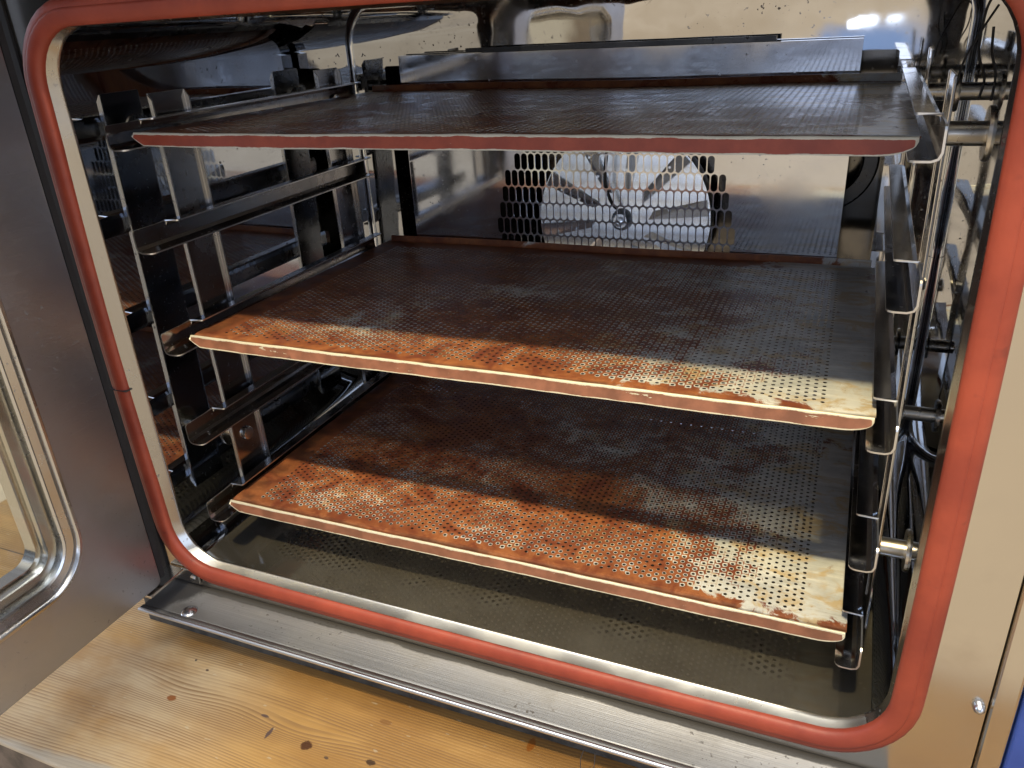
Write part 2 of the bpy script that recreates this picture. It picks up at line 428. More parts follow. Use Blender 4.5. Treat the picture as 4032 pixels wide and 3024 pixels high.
# pine table
KNOTS = [(-0.279, -0.145, 0.0042, 0.0026, (0.26, 0.075, 0.012)), (-0.1224, -0.1455, 0.0042, 0.0040, (0.07, 0.022, 0.008)),
         (0.064, -0.0763, 0.0030, 0.0058, (0.30, 0.10, 0.015)), (-0.059, -0.1407, 0.0040, 0.0022, (0.06, 0.03, 0.015)),
         (-0.069, -0.099, 0.0050, 0.0022, (0.25, 0.12, 0.04)), (-0.1628, -0.1456, 0.0016, 0.0050, (0.09, 0.055, 0.05)),
         (-0.2922, -0.0978, 0.0012, 0.0010, (0.05, 0.03, 0.03)), (-0.2714, -0.1046, 0.0014, 0.0010, (0.08, 0.04, 0.03)),
         (-0.1787, -0.1313, 0.0036, 0.0012, (0.10, 0.06, 0.05)), (-0.098, -0.150, 0.002, 0.0012, (0.10, 0.06, 0.04))]
mt, n = mat('pine_boards'); co = n.obj(); x, y, z = n.sep(co)
warp = n.noise(n.mapping(co, (1.6, 8, 1)), 1.0, 2.0, 0.5)
yy = n.math('ADD', y, n.math('MULTIPLY', n.math('SUBTRACT', warp, 0.5), 0.045))
for kx, ky, rx, ry, kc in KNOTS[:2] + KNOTS[5:6]:
    dx = n.math('DIVIDE', n.math('SUBTRACT', x, kx), 0.050); dy = n.math('DIVIDE', n.math('SUBTRACT', y, ky), 0.016)
    g = n.math('EXPONENT', n.math('MULTIPLY', n.math('ADD', n.math('MULTIPLY', dx, dx), n.math('MULTIPLY', dy, dy)), -1.0))
    yy = n.math('ADD', yy, n.math('MULTIPLY', g, n.math('MULTIPLY', dy, 0.006)))
    yy = n.math('ADD', yy, n.math('MULTIPLY', g, 0.004))
ring = n.math('FRACT', n.math('MULTIPLY', yy, 330.0))
line = n.math('MULTIPLY', n.ss(ring, 0.1, 0.85), n.ss(ring, 0.9, 1.0, 1, 0))
fib = n.noise(n.mapping(co, (18, 900, 10)), 1.0, 4.0, 0.65)
blot = n.noise(n.mapping(co, (5, 9, 1)), 1.0, 4.0, 0.6)
worn = n.ss(n.noise(n.mapping(co, (4, 6, 1), (0, 0, 0), (3.3, 0, 0)), 1.0, 5.0, 0.62), 0.36, 0.60)
worn = n.math('MULTIPLY', worn, n.math('MULTIPLY', n.ss(x, -0.14, -0.30), n.ss(x, -0.47, -0.40)))
base = n.mix(n.ss(blot, 0.35, 0.65), (0.38, 0.195, 0.056), (0.53, 0.300, 0.092))
base = n.mix(n.math('MULTIPLY', worn, 0.65), base, (0.66, 0.53, 0.34))  # pale worn boards, lightened further to offset the door's shadow
base = n.mix(n.math('MULTIPLY', line, n.mixf(n.ss(n.noise(n.mapping(co, (7, 60, 1)), 1.0, 3.0), 0.35, 0.65), 0.15, 0.85)), base, (0.25, 0.135, 0.055))
base = n.mix(n.ss(fib, 0.52, 0.80, 0, 0.35), base, (0.22, 0.11, 0.04))
fleck = n.math('MULTIPLY', n.ss(n.noise(n.mapping(co, (60, 260, 10)), 1.0, 2.0), 0.70, 0.74), 0.6)
base = n.mix(fleck, base, (0.55, 0.46, 0.31))
for ys in (-0.031, 0.12, 0.30, 0.47):
    base = n.mix(n.ss(n.math('ABSOLUTE', n.math('SUBTRACT', y, ys)), 0.0006, 0.0014, 0.8, 0), base, (0.06, 0.03, 0.012))
for kx, ky, rx, ry, kc in KNOTS:
    dx = n.math('DIVIDE', n.math('SUBTRACT', x, kx), rx); dy = n.math('DIVIDE', n.math('SUBTRACT', y, ky), ry)
    d = n.math('SQRT', n.math('ADD', n.math('MULTIPLY', dx, dx), n.math('MULTIPLY', dy, dy)))
    d = n.math('ADD', n.math('MULTIPLY', d, 0.78), n.math('MULTIPLY', n.math('SUBTRACT', n.noise(co, 320.0, 3.0), 0.5), 0.9))
    base = n.mix(n.ss(d, 0.75, 1.1, 0.92, 0), base, kc)
frontw = n.ss(n.math('ADD', y, n.math('MULTIPLY', n.math('SUBTRACT', n.noise(n.mapping(co, (9, 25, 1)), 1.0, 4.0), 0.5), 0.05)), -0.232, -0.222, 0.75, 0)
base = n.mix(frontw, base, (0.42, 0.37, 0.29))
p = n.n('ShaderNodeBsdfPrincipled', Base_Color=base, Roughness=n.mixf(n.ss(blot, 0.3, 0.7), 0.34, 0.5),
        Normal=n.bump(n.math('ADD', n.math('MULTIPLY', line, -0.6), n.math('MULTIPLY', fib, 0.5)), 0.3, 0.0005))
n.out(p.outputs[0]); M['pine'] = mt
M['edge'] = plain('grimy_edge', (0.10, 0.075, 0.06), 0.6, 0.6, 30, bumpd=0.001)

# window glass: clear pane with a fresnel sheen
mt, n = mat('clear_glass')
fr = n.n('ShaderNodeFresnel', IOR=1.5)
tr = n.n('ShaderNodeBsdfTransparent', Color=(0.90, 0.93, 0.93))
gl = n.n('ShaderNodeBsdfGlossy', Roughness=0.02)
mx = n.t.nodes.new('ShaderNodeMixShader'); n.set(mx.inputs[0], fr.outputs[0]); n.t.links.new(tr.outputs[0], mx.inputs[1]); n.t.links.new(gl.outputs[0], mx.inputs[2])
n.out(mx.outputs[0]); M['glass'] = mt

# ------------------------------------------------------------------ setting: floor
fl = obj('floor', ([(-6, -6, -1.36), (6, -6, -1.36), (6, 6, -1.36), (-6, 6, -1.36)], [(0, 1, 2, 3)]), M['floor'])
fl['kind'] = 'structure'

# ------------------------------------------------------------------ table
TZ = -0.500
table = empty('wooden_table', 'worn pine plank table with knots under the oven', 'table', (0, 0, -1.36))
tt = obj('tabletop', box(-0.775, 0.80, -0.240, 0.60, TZ - 0.006, TZ), M['pine'], table, bevel=0.0025)
tu = obj('table_edge', box(-0.770, 0.795, -0.236, 0.595, TZ - 0.055, TZ - 0.0065), M['edge'], table)
for lx in (-0.70, 0.72):
    for ly in (-0.17, 0.53):
        lg = obj('leg', box(lx - 0.03, lx + 0.03, ly - 0.03, ly + 0.03, -1.36, TZ - 0.0555), M['pine'], table)
for ch in table.children: ch.location.z += 1.36

# ------------------------------------------------------------------ oven
oven = empty('combi_oven', 'open stainless steel combi oven with a red door gasket', 'oven', (0, 0, TZ))
def part(name, vf, mt, parent=None, **k):
    o = obj(name, vf, mt, parent or oven, **k)
    if parent is None or parent is oven: o.location.z = -TZ
    return o
# cavity shell
CX, CXL, CZ0, CZ1 = 0.354, 0.352, -0.433, 0.102
def shell_loops(st): return [rr(*q) for q in st]
st = [(-0.3345, 0.3345, -0.4182, 0.0865, 0.048, -0.053), (-0.3275, 0.3312, -0.4162, 0.0838, 0.044, -0.0445), (-0.3265, 0.3305, -0.4154, 0.0830, 0.043, -0.0430),
      (-0.3265, 0.3305, -0.4156, 0.0830, 0.043, -0.0415), (-0.3285, 0.3320, -0.4180, 0.0850, 0.044, -0.0400), (-0.3490, 0.3510, -0.4300, 0.0980, 0.052, -0.0360),
      (-CXL, CX, CZ0, CZ1, 0.054, -0.0300), (-CXL, CX, CZ0, CZ1, 0.054, -0.0285), (-CXL, CX, CZ0, CZ1, 0.054, 0.10), (-CXL, CX, CZ0, CZ1, 0.054, 0.25), (-CXL, CX, CZ0, CZ1, 0.054, 0.4035), (-CXL, CX, CZ0, CZ1, 0.054, 0.4045),
      (-CXL + 0.0012, CX - 0.0012, CZ0 + 0.0012, CZ1 - 0.0012, 0.0528, 0.4078), (-CXL + 0.0036, CX - 0.0036, CZ0 + 0.0036, CZ1 - 0.0036, 0.0504, 0.4096),
      (-CXL + 0.0055, CX - 0.0055, CZ0 + 0.0055, CZ1 - 0.0055, 0.0485, 0.4100), (-CXL + 0.0065, CX - 0.0065, CZ0 + 0.0065, CZ1 - 0.0065, 0.0475, 0.4100)]
HX0, HX1, HZ0, HZ1 = -0.303, 0.290, -0.395, 0.023
V, F = loft(shell_loops(st) + [rr(HX0, HX1, HZ0, HZ1, 0.003, 0.410)])
cav = part('cavity', (V, F), M['cavity'], smooth=35)
cav.data.materials.append(M['lip'])
NL = len(rr(*st[0]))
for q in range(NL * 5): cav.data.polygons[q].material_index = 1
cav.data.materials.append(M['back_wall']); cav.data.materials.append(M['lip_lit'])
for q in range(NL * 5):
    if cav.data.polygons[q].center.z < -0.405: cav.data.polygons[q].material_index = 3
for q in range(NL * (len(st) - 1), NL * len(st)): cav.data.polygons[q].material_index = 2
# floor pan: lies on the cavity bottom
part('cavity_floor', loft([[(x, y, CZ0 + 0.0015 + (0.0 if abs(x) < 0.30 else (abs(x) - 0.30) ** 2 * 9.0)) for x in np.linspace(-0.325, 0.325, 27)]
                           for y in np.linspace(-0.031, 0.385, 12)], closed=False), M['oven_floor'], smooth=40)
# fan chamber behind the back wall
part('fan_chamber', loft([rr(HX0 - 0.001, HX1 + 0.001, HZ0 - 0.001, HZ1 + 0.001, 0.003, 0.4115), rr(HX0 - 0.001, HX1 + 0.001, HZ0 - 0.001, HZ1 + 0.001, 0.003, 0.475)],
                         caps=(False, True)), M['chamber'], smooth=35)
# front frame round the gasket
fo = []
def rect_loop(x0, x1, z0, z1, y): return rr(x0, x1, z0, z1, 0.0008, y)
part('front_frame', loft([rr(-0.338, 0.338, -0.4225, 0.090, 0.050, -0.0505), rect_loop(-0.388, 0.3885, -0.4470, 0.128, -0.0505),
                          rect_loop(-0.389, 0.3895, -0.4480, 0.129, -0.0490), rect_loop(-0.389, 0.3895, -0.4480, 0.129, -0.030)]), M['frame'], smooth=30)
# gasket: one hollow bead swept round the opening
gp = [(-0.0104, 0.0), (-0.0106, 0.0025), (-0.0098, 0.0050), (-0.0070, 0.0068), (-0.0035, 0.0075), (0.0000, 0.0077), (0.0016, 0.0074), (0.0022, 0.0066),
      (0.0032, 0.0066), (0.0062, 0.0058), (0.0088, 0.0040), (0.0100, 0.0015), (0.0100, 0.0)]
loops = []
GX, GZ0, GZ1 = 0.3420, -0.4280, 0.0945
for a, f in gp:
    loops.append(rr(-GX - a, GX + a, GZ0 - a, GZ1 + a, 0.056 + a, -0.0508 - f, bow=(0.0015, 0.002, 0.001, 0.003)))
part('gasket', loft(loops), M['gasket'], smooth=50)
part('gasket_joint', box(-0.3550, -0.3320, -0.0589, -0.0515, -0.2225, -0.2219), M['black'])
# sill / drip ledge under the gasket
sy = [(-0.048, -0.4485), (-0.0525, -0.4485), (-0.0545, -0.4492), (-0.0556, -0.4502), (-0.0885, -0.4508), (-0.0900, -0.4516), (-0.0915, -0.4506),
      (-0.0945, -0.4504), (-0.0960, -0.4512), (-0.0958, -0.4526), (-0.0930, -0.4532), (-0.060, -0.4540)]
part('sill', loft([[(-0.3535, y, z) for y, z in sy], [(0.3400, y, z) for y, z in sy]], closed=False), M['sill'], smooth=60)
part('sill_edge', cyl('x', (-0.0972, -0.4519), -0.3535, 0.3400, 0.0021, 18), M['cut'], smooth=60)
part('rivet', lathe('z', (-0.300, -0.0835), [(-0.4510, 0.0085), (-0.4502, 0.0080), (-0.4492, 0.0058), (-0.4486, 0.0028), (-0.4484, 0.0003)], 24), M['trim'], smooth=60)
part('corner_bracket', box(-0.333, -0.3115, -0.0535, -0.0515, -0.4440, -0.4280), M['frame'], bevel=0.0006)
part('bracket_screw', lathe('y', (-0.3195, -0.4375), [(-0.0535, 0.0035), (-0.0548, 0.0030), (-0.0553, 0.0015), (-0.0554, 0.0002)], 16), M['trim'], smooth=50)
# outer shell
part('base_plinth', box(-0.385, 0.385, -0.0670, 0.520, -0.4995, -0.4605), M['plinth'])
part('top_housing', join(box(-0.400, 0.412, -0.104, 0.530, 0.1305, 0.300), box(-0.400, -0.3895, -0.045, 0.530, -0.4600, 0.1300),
                         box(-0.3890, 0.3895, 0.480, 0.530, -0.4600, 0.1300), box(-0.389, 0.3895, -0.029, 0.48, -0.4600, -0.4500),
                         box(-0.389, 0.3895, -0.029, 0.48, 0.115, 0.1300)), M['dark_steel'])
part('jamb_shade', box(-0.3875, -0.3540, -0.0530, -0.0507, -0.4465, 0.1280), M['black'])  # added black plate: grimy jamb and its dark reflection of the door edge
part('side_panel', box(0.3898, 0.4055, -0.0535, 0.530, -0.4990, 0.1300), M['frame'], bevel=0.003)
part('edge_strip', box(0.4058, 0.4200, -0.0560, 0.530, -0.4990, 0.1300), M['blue'], bevel=0.002)
part('latch_hole', lathe('y', (0.3765, -0.0720), [(-0.0530, 0.0), (-0.0530, 0.0042), (-0.0515, 0.0058), (-0.0505, 0.0060)], 20), M['black'], smooth=40)  # raised black disc standing in for the dark recess
part('screw', lathe('y', (0.3835, -0.3620), [(-0.0575, 0.0002), (-0.0570, 0.0016), (-0.0545, 0.0036), (-0.0505, 0.0042)], 16), M['trim'], smooth=50)

# fan baffle with slotted grille
def baffle_mesh():
    X0, X1, Z0, Z1, Y = -0.2655, 0.2555, -0.400, 0.0355, 0.383
    px, pz, sw, sh = 0.0089, 0.0198, 0.0038, 0.0096
    V, F = [], []
    def quad(x0, x1, z0, z1):
        if x1 - x0 < 1e-6 or z1 - z0 < 1e-6: return
        b = len(V); V.extend([(x0, Y, z0), (x1, Y, z0), (x1, Y, z1), (x0, Y, z1)]); F.append((b, b + 1, b + 2, b + 3))
    zc0 = -0.1665
    rows = range(-7, 8)
    zl, zh = zc0 + (-7 - 0.5) * pz, zc0 + (7 + 0.5) * pz
    quad(X0, X1, Z0, zl)
    for q in range(10): quad(X0, X1, zh + (Z1 - zh) * q / 10, zh + (Z1 - zh) * (q + 1) / 10)
    for r in rows:
        zc = zc0 + r * pz
        half = math.sqrt(max(0.0, 0.1475 ** 2 - (zc - zc0) ** 2))
        off = 0.0 if r % 2 == 0 else 0.5
        ks = [k for k in range(-40, 41) if abs((k + off) * px) < half]
        if not ks:
            quad(X0, X1, zc - pz / 2, zc + pz / 2); continue
        xa, xb = (ks[0] + off - 0.5) * px, (ks[-1] + off + 0.5) * px
        quad(X0, xa, zc - pz / 2, zc + pz / 2); quad(xb, X1, zc - pz / 2, zc + pz / 2)
        for k in ks:
            cx = (k + off) * px
            hole, outer = [], []
            N = 8
            for i in range(N + 1):
                a = math.pi * i / N; hole.append((cx + sw * math.cos(a), zc + sh - sw + sw * math.sin(a)))
            for i in range(N + 1):
                a = math.pi + math.pi * i / N; hole.append((cx + sw * math.cos(a), zc - sh + sw + sw * math.sin(a)))
            for i in range(N + 1):
                t = i / N; outer.append((cx + px / 2 - px * t, zc + pz / 2))
            for i in range(N + 1):
                t = i / N; outer.append((cx - px / 2 + px * t, zc - pz / 2))
            outer[0] = (cx + px / 2, zc + pz / 2)
            b = len(V); n = len(hole)
            V.extend([(p[0], Y, p[1]) for p in hole]); V.extend([(p[0], Y, p[1]) for p in outer]); V.extend([(p[0] , Y + 0.0012, p[1]) for p in hole])
            for i in range(n):
                j = (i + 1) % n
                F.append((b + i, b + n + i, b + n + j, b + j))
                F.append((b + i, b + j, b + 2 * n + j, b + 2 * n + i))
    # folded edges
    for xs in (X0, X1):
        b = len(V); V.extend([(xs, Y, Z0), (xs, Y, Z1), (xs, Y + 0.020, Z1), (xs, Y + 0.020, Z0)]); F.append((b, b + 1, b + 2, b + 3))
    b = len(V); V.extend([(X0, Y, Z1), (X1, Y, Z1), (X1, Y + 0.012, Z1), (X0, Y + 0.012, Z1)]); F.append((b, b + 1, b + 2, b + 3))
    V = [(x, y - 0.24 * max(0.0, z + 0.018) ** 2, z) for x, y, z in V]
    return V, F
part('fan_baffle', baffle_mesh(), M['baffle'])
part('baffle_top_bar', join(box(-0.175, 0.174, 0.3835, 0.392, 0.0360, 0.0410), box(-0.255, -0.200, 0.3835, 0.390, 0.0358, 0.0372)), M['dark_steel'])  # plain dark bars along the top of the baffle

# fan wheel
def disc(y, r, cx, cz, n=64, r0=0.0):
    return loft([[(cx + q * math.cos(2 * math.pi * i / n), y, cz + q * math.sin(2 * math.pi * i / n)) for i in range(n)] for q in (max(r0, 1e-4), r)])
FX, FZ, FY = 0.0035, -0.163, 0.4260
FT = math.tan(R(5.5))
fan = part('fan_wheel', loft([[(FX + q * math.cos(2 * math.pi * i / 64), FY + dy, FZ + q * math.sin(2 * math.pi * i / 64)) for i in range(64)]
                              for q, dy in ((0.0004, 0.0), (0.03, 0.0), (0.108, 0.0), (0.1085, 0.004), (0.1085, 0.022))]), M['fan'], smooth=35)
for k in range(10):
    a = 2 * math.pi * k / 10 + 0.17
    ca, sa = math.cos(a), math.sin(a)
    def P(r, t, y): return (FX + r * ca - t * sa, y, FZ + r * sa + t * ca)
    vs = [P(0.034, -0.004, FY - 0.0045), P(0.106, -0.009, FY - 0.0058), P(0.106, 0.009, FY - 0.0012), P(0.040, 0.005, FY - 0.0012),
          P(0.040, -0.005, FY + 0.0002), P(0.106, -0.009, FY + 0.0002), P(0.106, 0.009, FY + 0.0002), P(0.040, 0.005, FY + 0.0002)]
    fs = [(0, 1, 2, 3), (0, 4, 5, 1), (1, 5, 6, 2), (2, 6, 7, 3), (3, 7, 4, 0)]
    riv = [cyl('y', P(rr_, 0.004, 0)[::2], FY - 0.0036, FY - 0.0012, 0.0016, 8) for rr_ in (0.06, 0.085)]
    obj('blade', join((vs, fs), *riv), M['fan'], fan)
obj('hub', lathe('y', (FX, FZ), [(FY, 0.0136), (FY - 0.006, 0.0124), (FY - 0.009, 0.0087), (FY - 0.010, 0.0084), (FY - 0.010, 0.0056), (FY - 0.018, 0.0053), (FY - 0.0185, 0.0025), (FY - 0.022, 0.0022), (FY - 0.0225, 0.0003)], 28), M['fan'], fan, smooth=40)
for o_ in [fan] + list(fan.children):
    for v_ in o_.data.vertices: v_.co.y += (v_.co.z - FZ) * FT
part('probe_wire', tube(spline([(-0.006, 0.412, -0.050), (-0.012, 0.410, -0.085), (-0.013, 0.409, -0.115), (-0.006, 0.410, -0.138), (-0.0005, 0.414, -0.147)], 6), 0.0022), M['wire'], smooth=60)
part('heater_ring', loft([[(0.232 + q * math.cos(2 * math.pi * i / 48), y, -0.088 + q * 1.05 * math.sin(2 * math.pi * i / 48)) for i in range(48)]
                          for q, y in ((0.037, 0.446), (0.037, 0.430), (0.039, 0.428), (0.052, 0.428), (0.054, 0.430), (0.054, 0.446))]), M['dark_steel'], smooth=40)

# support pins for the racks
def pin(sign, y, z):
    W = CX if sign > 0 else CXL
    prof = [(sign * W, 0.0076), (sign * 0.3395, 0.0076), (sign * 0.3393, 0.0165), (sign * 0.3375, 0.0172), (sign * 0.3355, 0.0165), (sign * 0.3353, 0.0076),
            (sign * 0.3175, 0.0076), (sign * 0.3172, 0.0066), (sign * 0.3170, 0.0050)]
    if sign < 0: prof = [(a - 0.007 if a > -0.33 else a, q) for a, q in prof[:-2] + [(-0.3150, 0.0055), (-0.3148, 0.0080), (-0.3132, 0.0084), (-0.3116, 0.0080), (-0.3110, 0.0060), (-0.3095, 0.0058), (-0.3080, 0.0075), (-0.3062, 0.0070), (-0.3055, 0.0050)]]
    else: prof = prof[:-3] + [(0.3090, 0.0076), (0.3082, 0.0066)]
    return part('support_pin', lathe('x', (y, z), prof, 28), M['pin'], smooth=35)
for s in (1, -1):
    for y in (0.0605, 0.3105):
        for z in (-0.0075, -0.3245): pin(s, y, z)

# bent wires standing by the upper right pins
for pts in ([(0.331, 0.245, 0.004), (0.333, 0.243, 0.022), (0.341, 0.238, 0.044), (0.349, 0.232, 0.062)],
            [(0.340, 0.165, 0.002), (0.341, 0.165, 0.016), (0.334, 0.162, 0.034), (0.334, 0.160, 0.060), (0.338, 0.158, 0.072)],
            [(0.346, 0.150, 0.002), (0.346, 0.150, 0.018), (0.341, 0.149, 0.034), (0.339, 0.148, 0.050)]):
    part('bent_wire', tube(spline(pts, 6), 0.0009, 8), M['wire'], smooth=60)

# ------------------------------------------------------------------ oven door, swung open to the left
door = part('door', ([], []), M['door'])
DX = -0.3300
HY, HZ0d, HZ1d = -0.0805, -0.4262, 0.135
def door_loop(y0, y1, z0, z1, r, x):
    return [(x, q[0], q[2]) for q in rr(y0, y1, z0, z1, r, 0)]
DY1 = HY - 0.735
WY1, WY0, WZ0, WZ1 = -0.1440, -0.690, -0.3655, 0.085
dl = [door_loop(DY1 + 0.004, HY - 0.004, HZ0d + 0.004, HZ1d - 0.004, 0.004, DX - 0.046), door_loop(DY1, HY, HZ0d, HZ1d, 0.006, DX - 0.042),
      door_loop(DY1, HY, HZ0d, HZ1d, 0.006, DX - 0.003), door_loop(DY1 + 0.001, HY - 0.001, HZ0d + 0.001, HZ1d - 0.001, 0.006, DX - 0.0008),
      door_loop(DY1 + 0.003, HY - 0.003, HZ0d + 0.003, HZ1d - 0.003, 0.006, DX), door_loop(WY0, WY1, WZ0, WZ1, 0.048, DX),
      door_loop(WY0 + 0.001, WY1 - 0.001, WZ0 + 0.001, WZ1 - 0.001, 0.047, DX - 0.001), door_loop(WY0 + 0.001, WY1 - 0.001, WZ0 + 0.001, WZ1 - 0.001, 0.047, DX - 0.046)]
V, F = loft(dl)
bpy.data.objects.remove(door)
door = part('door', (V, F), M['door'], smooth=35)
# window trim: bright bead, recessed channel, inner bead
tp = [(0.0, 0.0004), (0.0012, 0.0016), (0.0035, 0.0016), (0.0050, 0.0002), (0.0056, -0.0040), (0.0120, -0.0060), (0.0130, -0.0035), (0.0148, -0.0022),
      (0.0165, -0.0035), (0.0172, -0.0100), (0.0175, -0.0380)]
obj('window_trim', loft([door_loop(WY0 + a, WY1 - a, WZ0 + a, WZ1 - a, 0.048 - a, DX + h) for a, h in tp]), M['trim'], door, smooth=40)
obj('spacer_bar', loft([door_loop(WY0 + a, WY1 - a, WZ0 + a, WZ1 - a, 0.031 - a * 0.5, DX + h) for a, h in ((0.0177, -0.0105), (0.0255, -0.0115), (0.0262, -0.0125), (0.0262, -0.0200), (0.0300, -0.0205), (0.0300, -0.0340))]), M['frame'], door, smooth=40)
for gx in (DX - 0.0105, DX - 0.0360):
    obj('glass_pane', ([(gx, WY0 + 0.016, WZ0 + 0.016), (gx, WY1 - 0.016, WZ0 + 0.016), (gx, WY1 - 0.016, WZ1 - 0.016), (gx, WY0 + 0.016, WZ1 - 0.016)], [(0, 1, 2, 3)]), M['glass'], door)
obj('hinge_edge', box(DX - 0.040, DX - 0.0015, HY + 0.0005, HY + 0.0060, HZ0d + 0.006, HZ1d - 0.006), M['black'], door)
obj('hinge_arm', box(-0.3520, -0.3296, -0.0985, -0.0518, -0.4322, -0.4285), M['frame'], door, bevel=0.001)

# ------------------------------------------------------------------ tray racks
LEV = (-0.0108, -0.0995, -0.1970, -0.2925, -0.3830)
def rail_mesh(sign):
    """C channel open towards the trays; local z=0 at the shelf top"""
    L = []
    T, w, si, fi = 0.0195, 0.3095, 0.2935, 0.2955
    for y, inner, fl in ((-0.0210, 0.2990, None), (-0.0205, 0.2965, None), (-0.0190, 0.2945, None), (-0.0165, si, None), (0.0060, si, None), (0.0172, si, None),
                         (0.0180, si, fi + 0.0015), (0.0192, si, fi), (0.12, si, fi), (0.24, si, fi), (0.348, si, fi), (0.351, si + 0.001, fi + 0.001), (0.352, si + 0.0025, fi + 0.0025)):
        if fl is None:
            tp_ = {-0.0210: 0.0165, -0.0205: 0.0182}.get(y, T)
            P = [(inner, 0.0), (w - 0.0045, 0.0), (w - 0.0013, 0.0012), (w, 0.0042), (w, tp_ - 0.004), (w, tp_ - 0.0025), (w, tp_ - 0.0012), (w, tp_)]
        else:
            P = [(inner, 0.0), (w - 0.0045, 0.0), (w - 0.0013, 0.0012), (w, 0.0042), (w, T - 0.004), (w - 0.0010, T - 0.0010), (w - 0.0032, T), (fl, T)]
        L.append([(sign * p[0], y, p[1]) for p in P])
    return loft(L, closed=False)
def post_mesh(sign, y0, y1):
    """shallow U channel, its flanges turned towards the rails"""
    zt, zb, xb, xf = 0.0285, -0.392, 0.3165, 0.3110 if sign < 0 else 0.3146
    prof = [(xf, y0), (xb - 0.0015, y0), (xb - 0.0004, y0 + 0.0004), (xb, y0 + 0.0015), (xb, y1 - 0.0015), (xb - 0.0004, y1 - 0.0004), (xb - 0.0015, y1), (xf, y1)]
    drop = [0.006, 0.001, 0.0003, 0.0, 0.0, 0.0003, 0.001, 0.006]
    L = [[(sign * p[0], p[1], zb + d) for p, d in zip(prof, drop)], [(sign * p[0], p[1], zt - d) for p, d in zip(prof, drop)]]
    return loft(L, closed=False)
def stadium(y, z0, z1, r0, r1, x, n=14):
    P = []
    for i in range(n + 1):
        a = math.pi * i / n; P.append((x, y + r1 * math.cos(a), z1 + r1 * math.sin(a)))
    for i in range(n + 1):
        a = math.pi + math.pi * i / n; P.append((x, y + r0 * math.cos(a), z0 + r0 * math.sin(a)))
    return P, [tuple(range(len(P)))]
def cut_edge(o):
    o.data.materials.append(M['cut'])
    o.modifiers['solid'].material_offset_rim = 1
for sign, lab, lean in ((-1, 'steel rail rack standing along the left oven wall', 0.017), (1, 'steel rail rack seen edge on along the right oven wall', 0.009)):
    rk = empty('tray_rack', lab, 'rack', (sign * 0.0, 0, 0), (0, 0, 0), 'tray racks hanging on the oven walls')
    rk.rotation_euler = (0, -lean, 0)
    rk.location.x = -0.0030 if sign > 0 else -0.0070
    rk.location.z = -0.0025 if sign > 0 else 0.0048
    for y0, y1 in ((0.0370, 0.0830), (0.2860, 0.3340)):
        po = obj('post', post_mesh(sign, y0, y1), M['post'] if sign < 0 else M['post_bright'], rk, solid=0.0013, off=-1.0 if sign > 0 else 1.0); cut_edge(po)
        for zk in (-0.345, -0.030):
            obj('keyhole_slot', stadium((y0 + y1) / 2 + 0.001, zk - 0.006, zk + 0.010, 0.0078, 0.0046, sign * 0.31560), M['black'], po)  # black sheet standing in for the dark keyhole opening
    rm = None
    for k, z in enumerate(LEV):
        if rm is None:
            ro = obj('rail', rail_mesh(sign), M['rail'], rk, solid=0.0013, off=1.0 if sign < 0 else -1.0); rm = ro; cut_edge(ro)
        else:
            ro = rm.copy(); COL.objects.link(ro); ro.parent = rk
        ro.location = (0, 0, z)

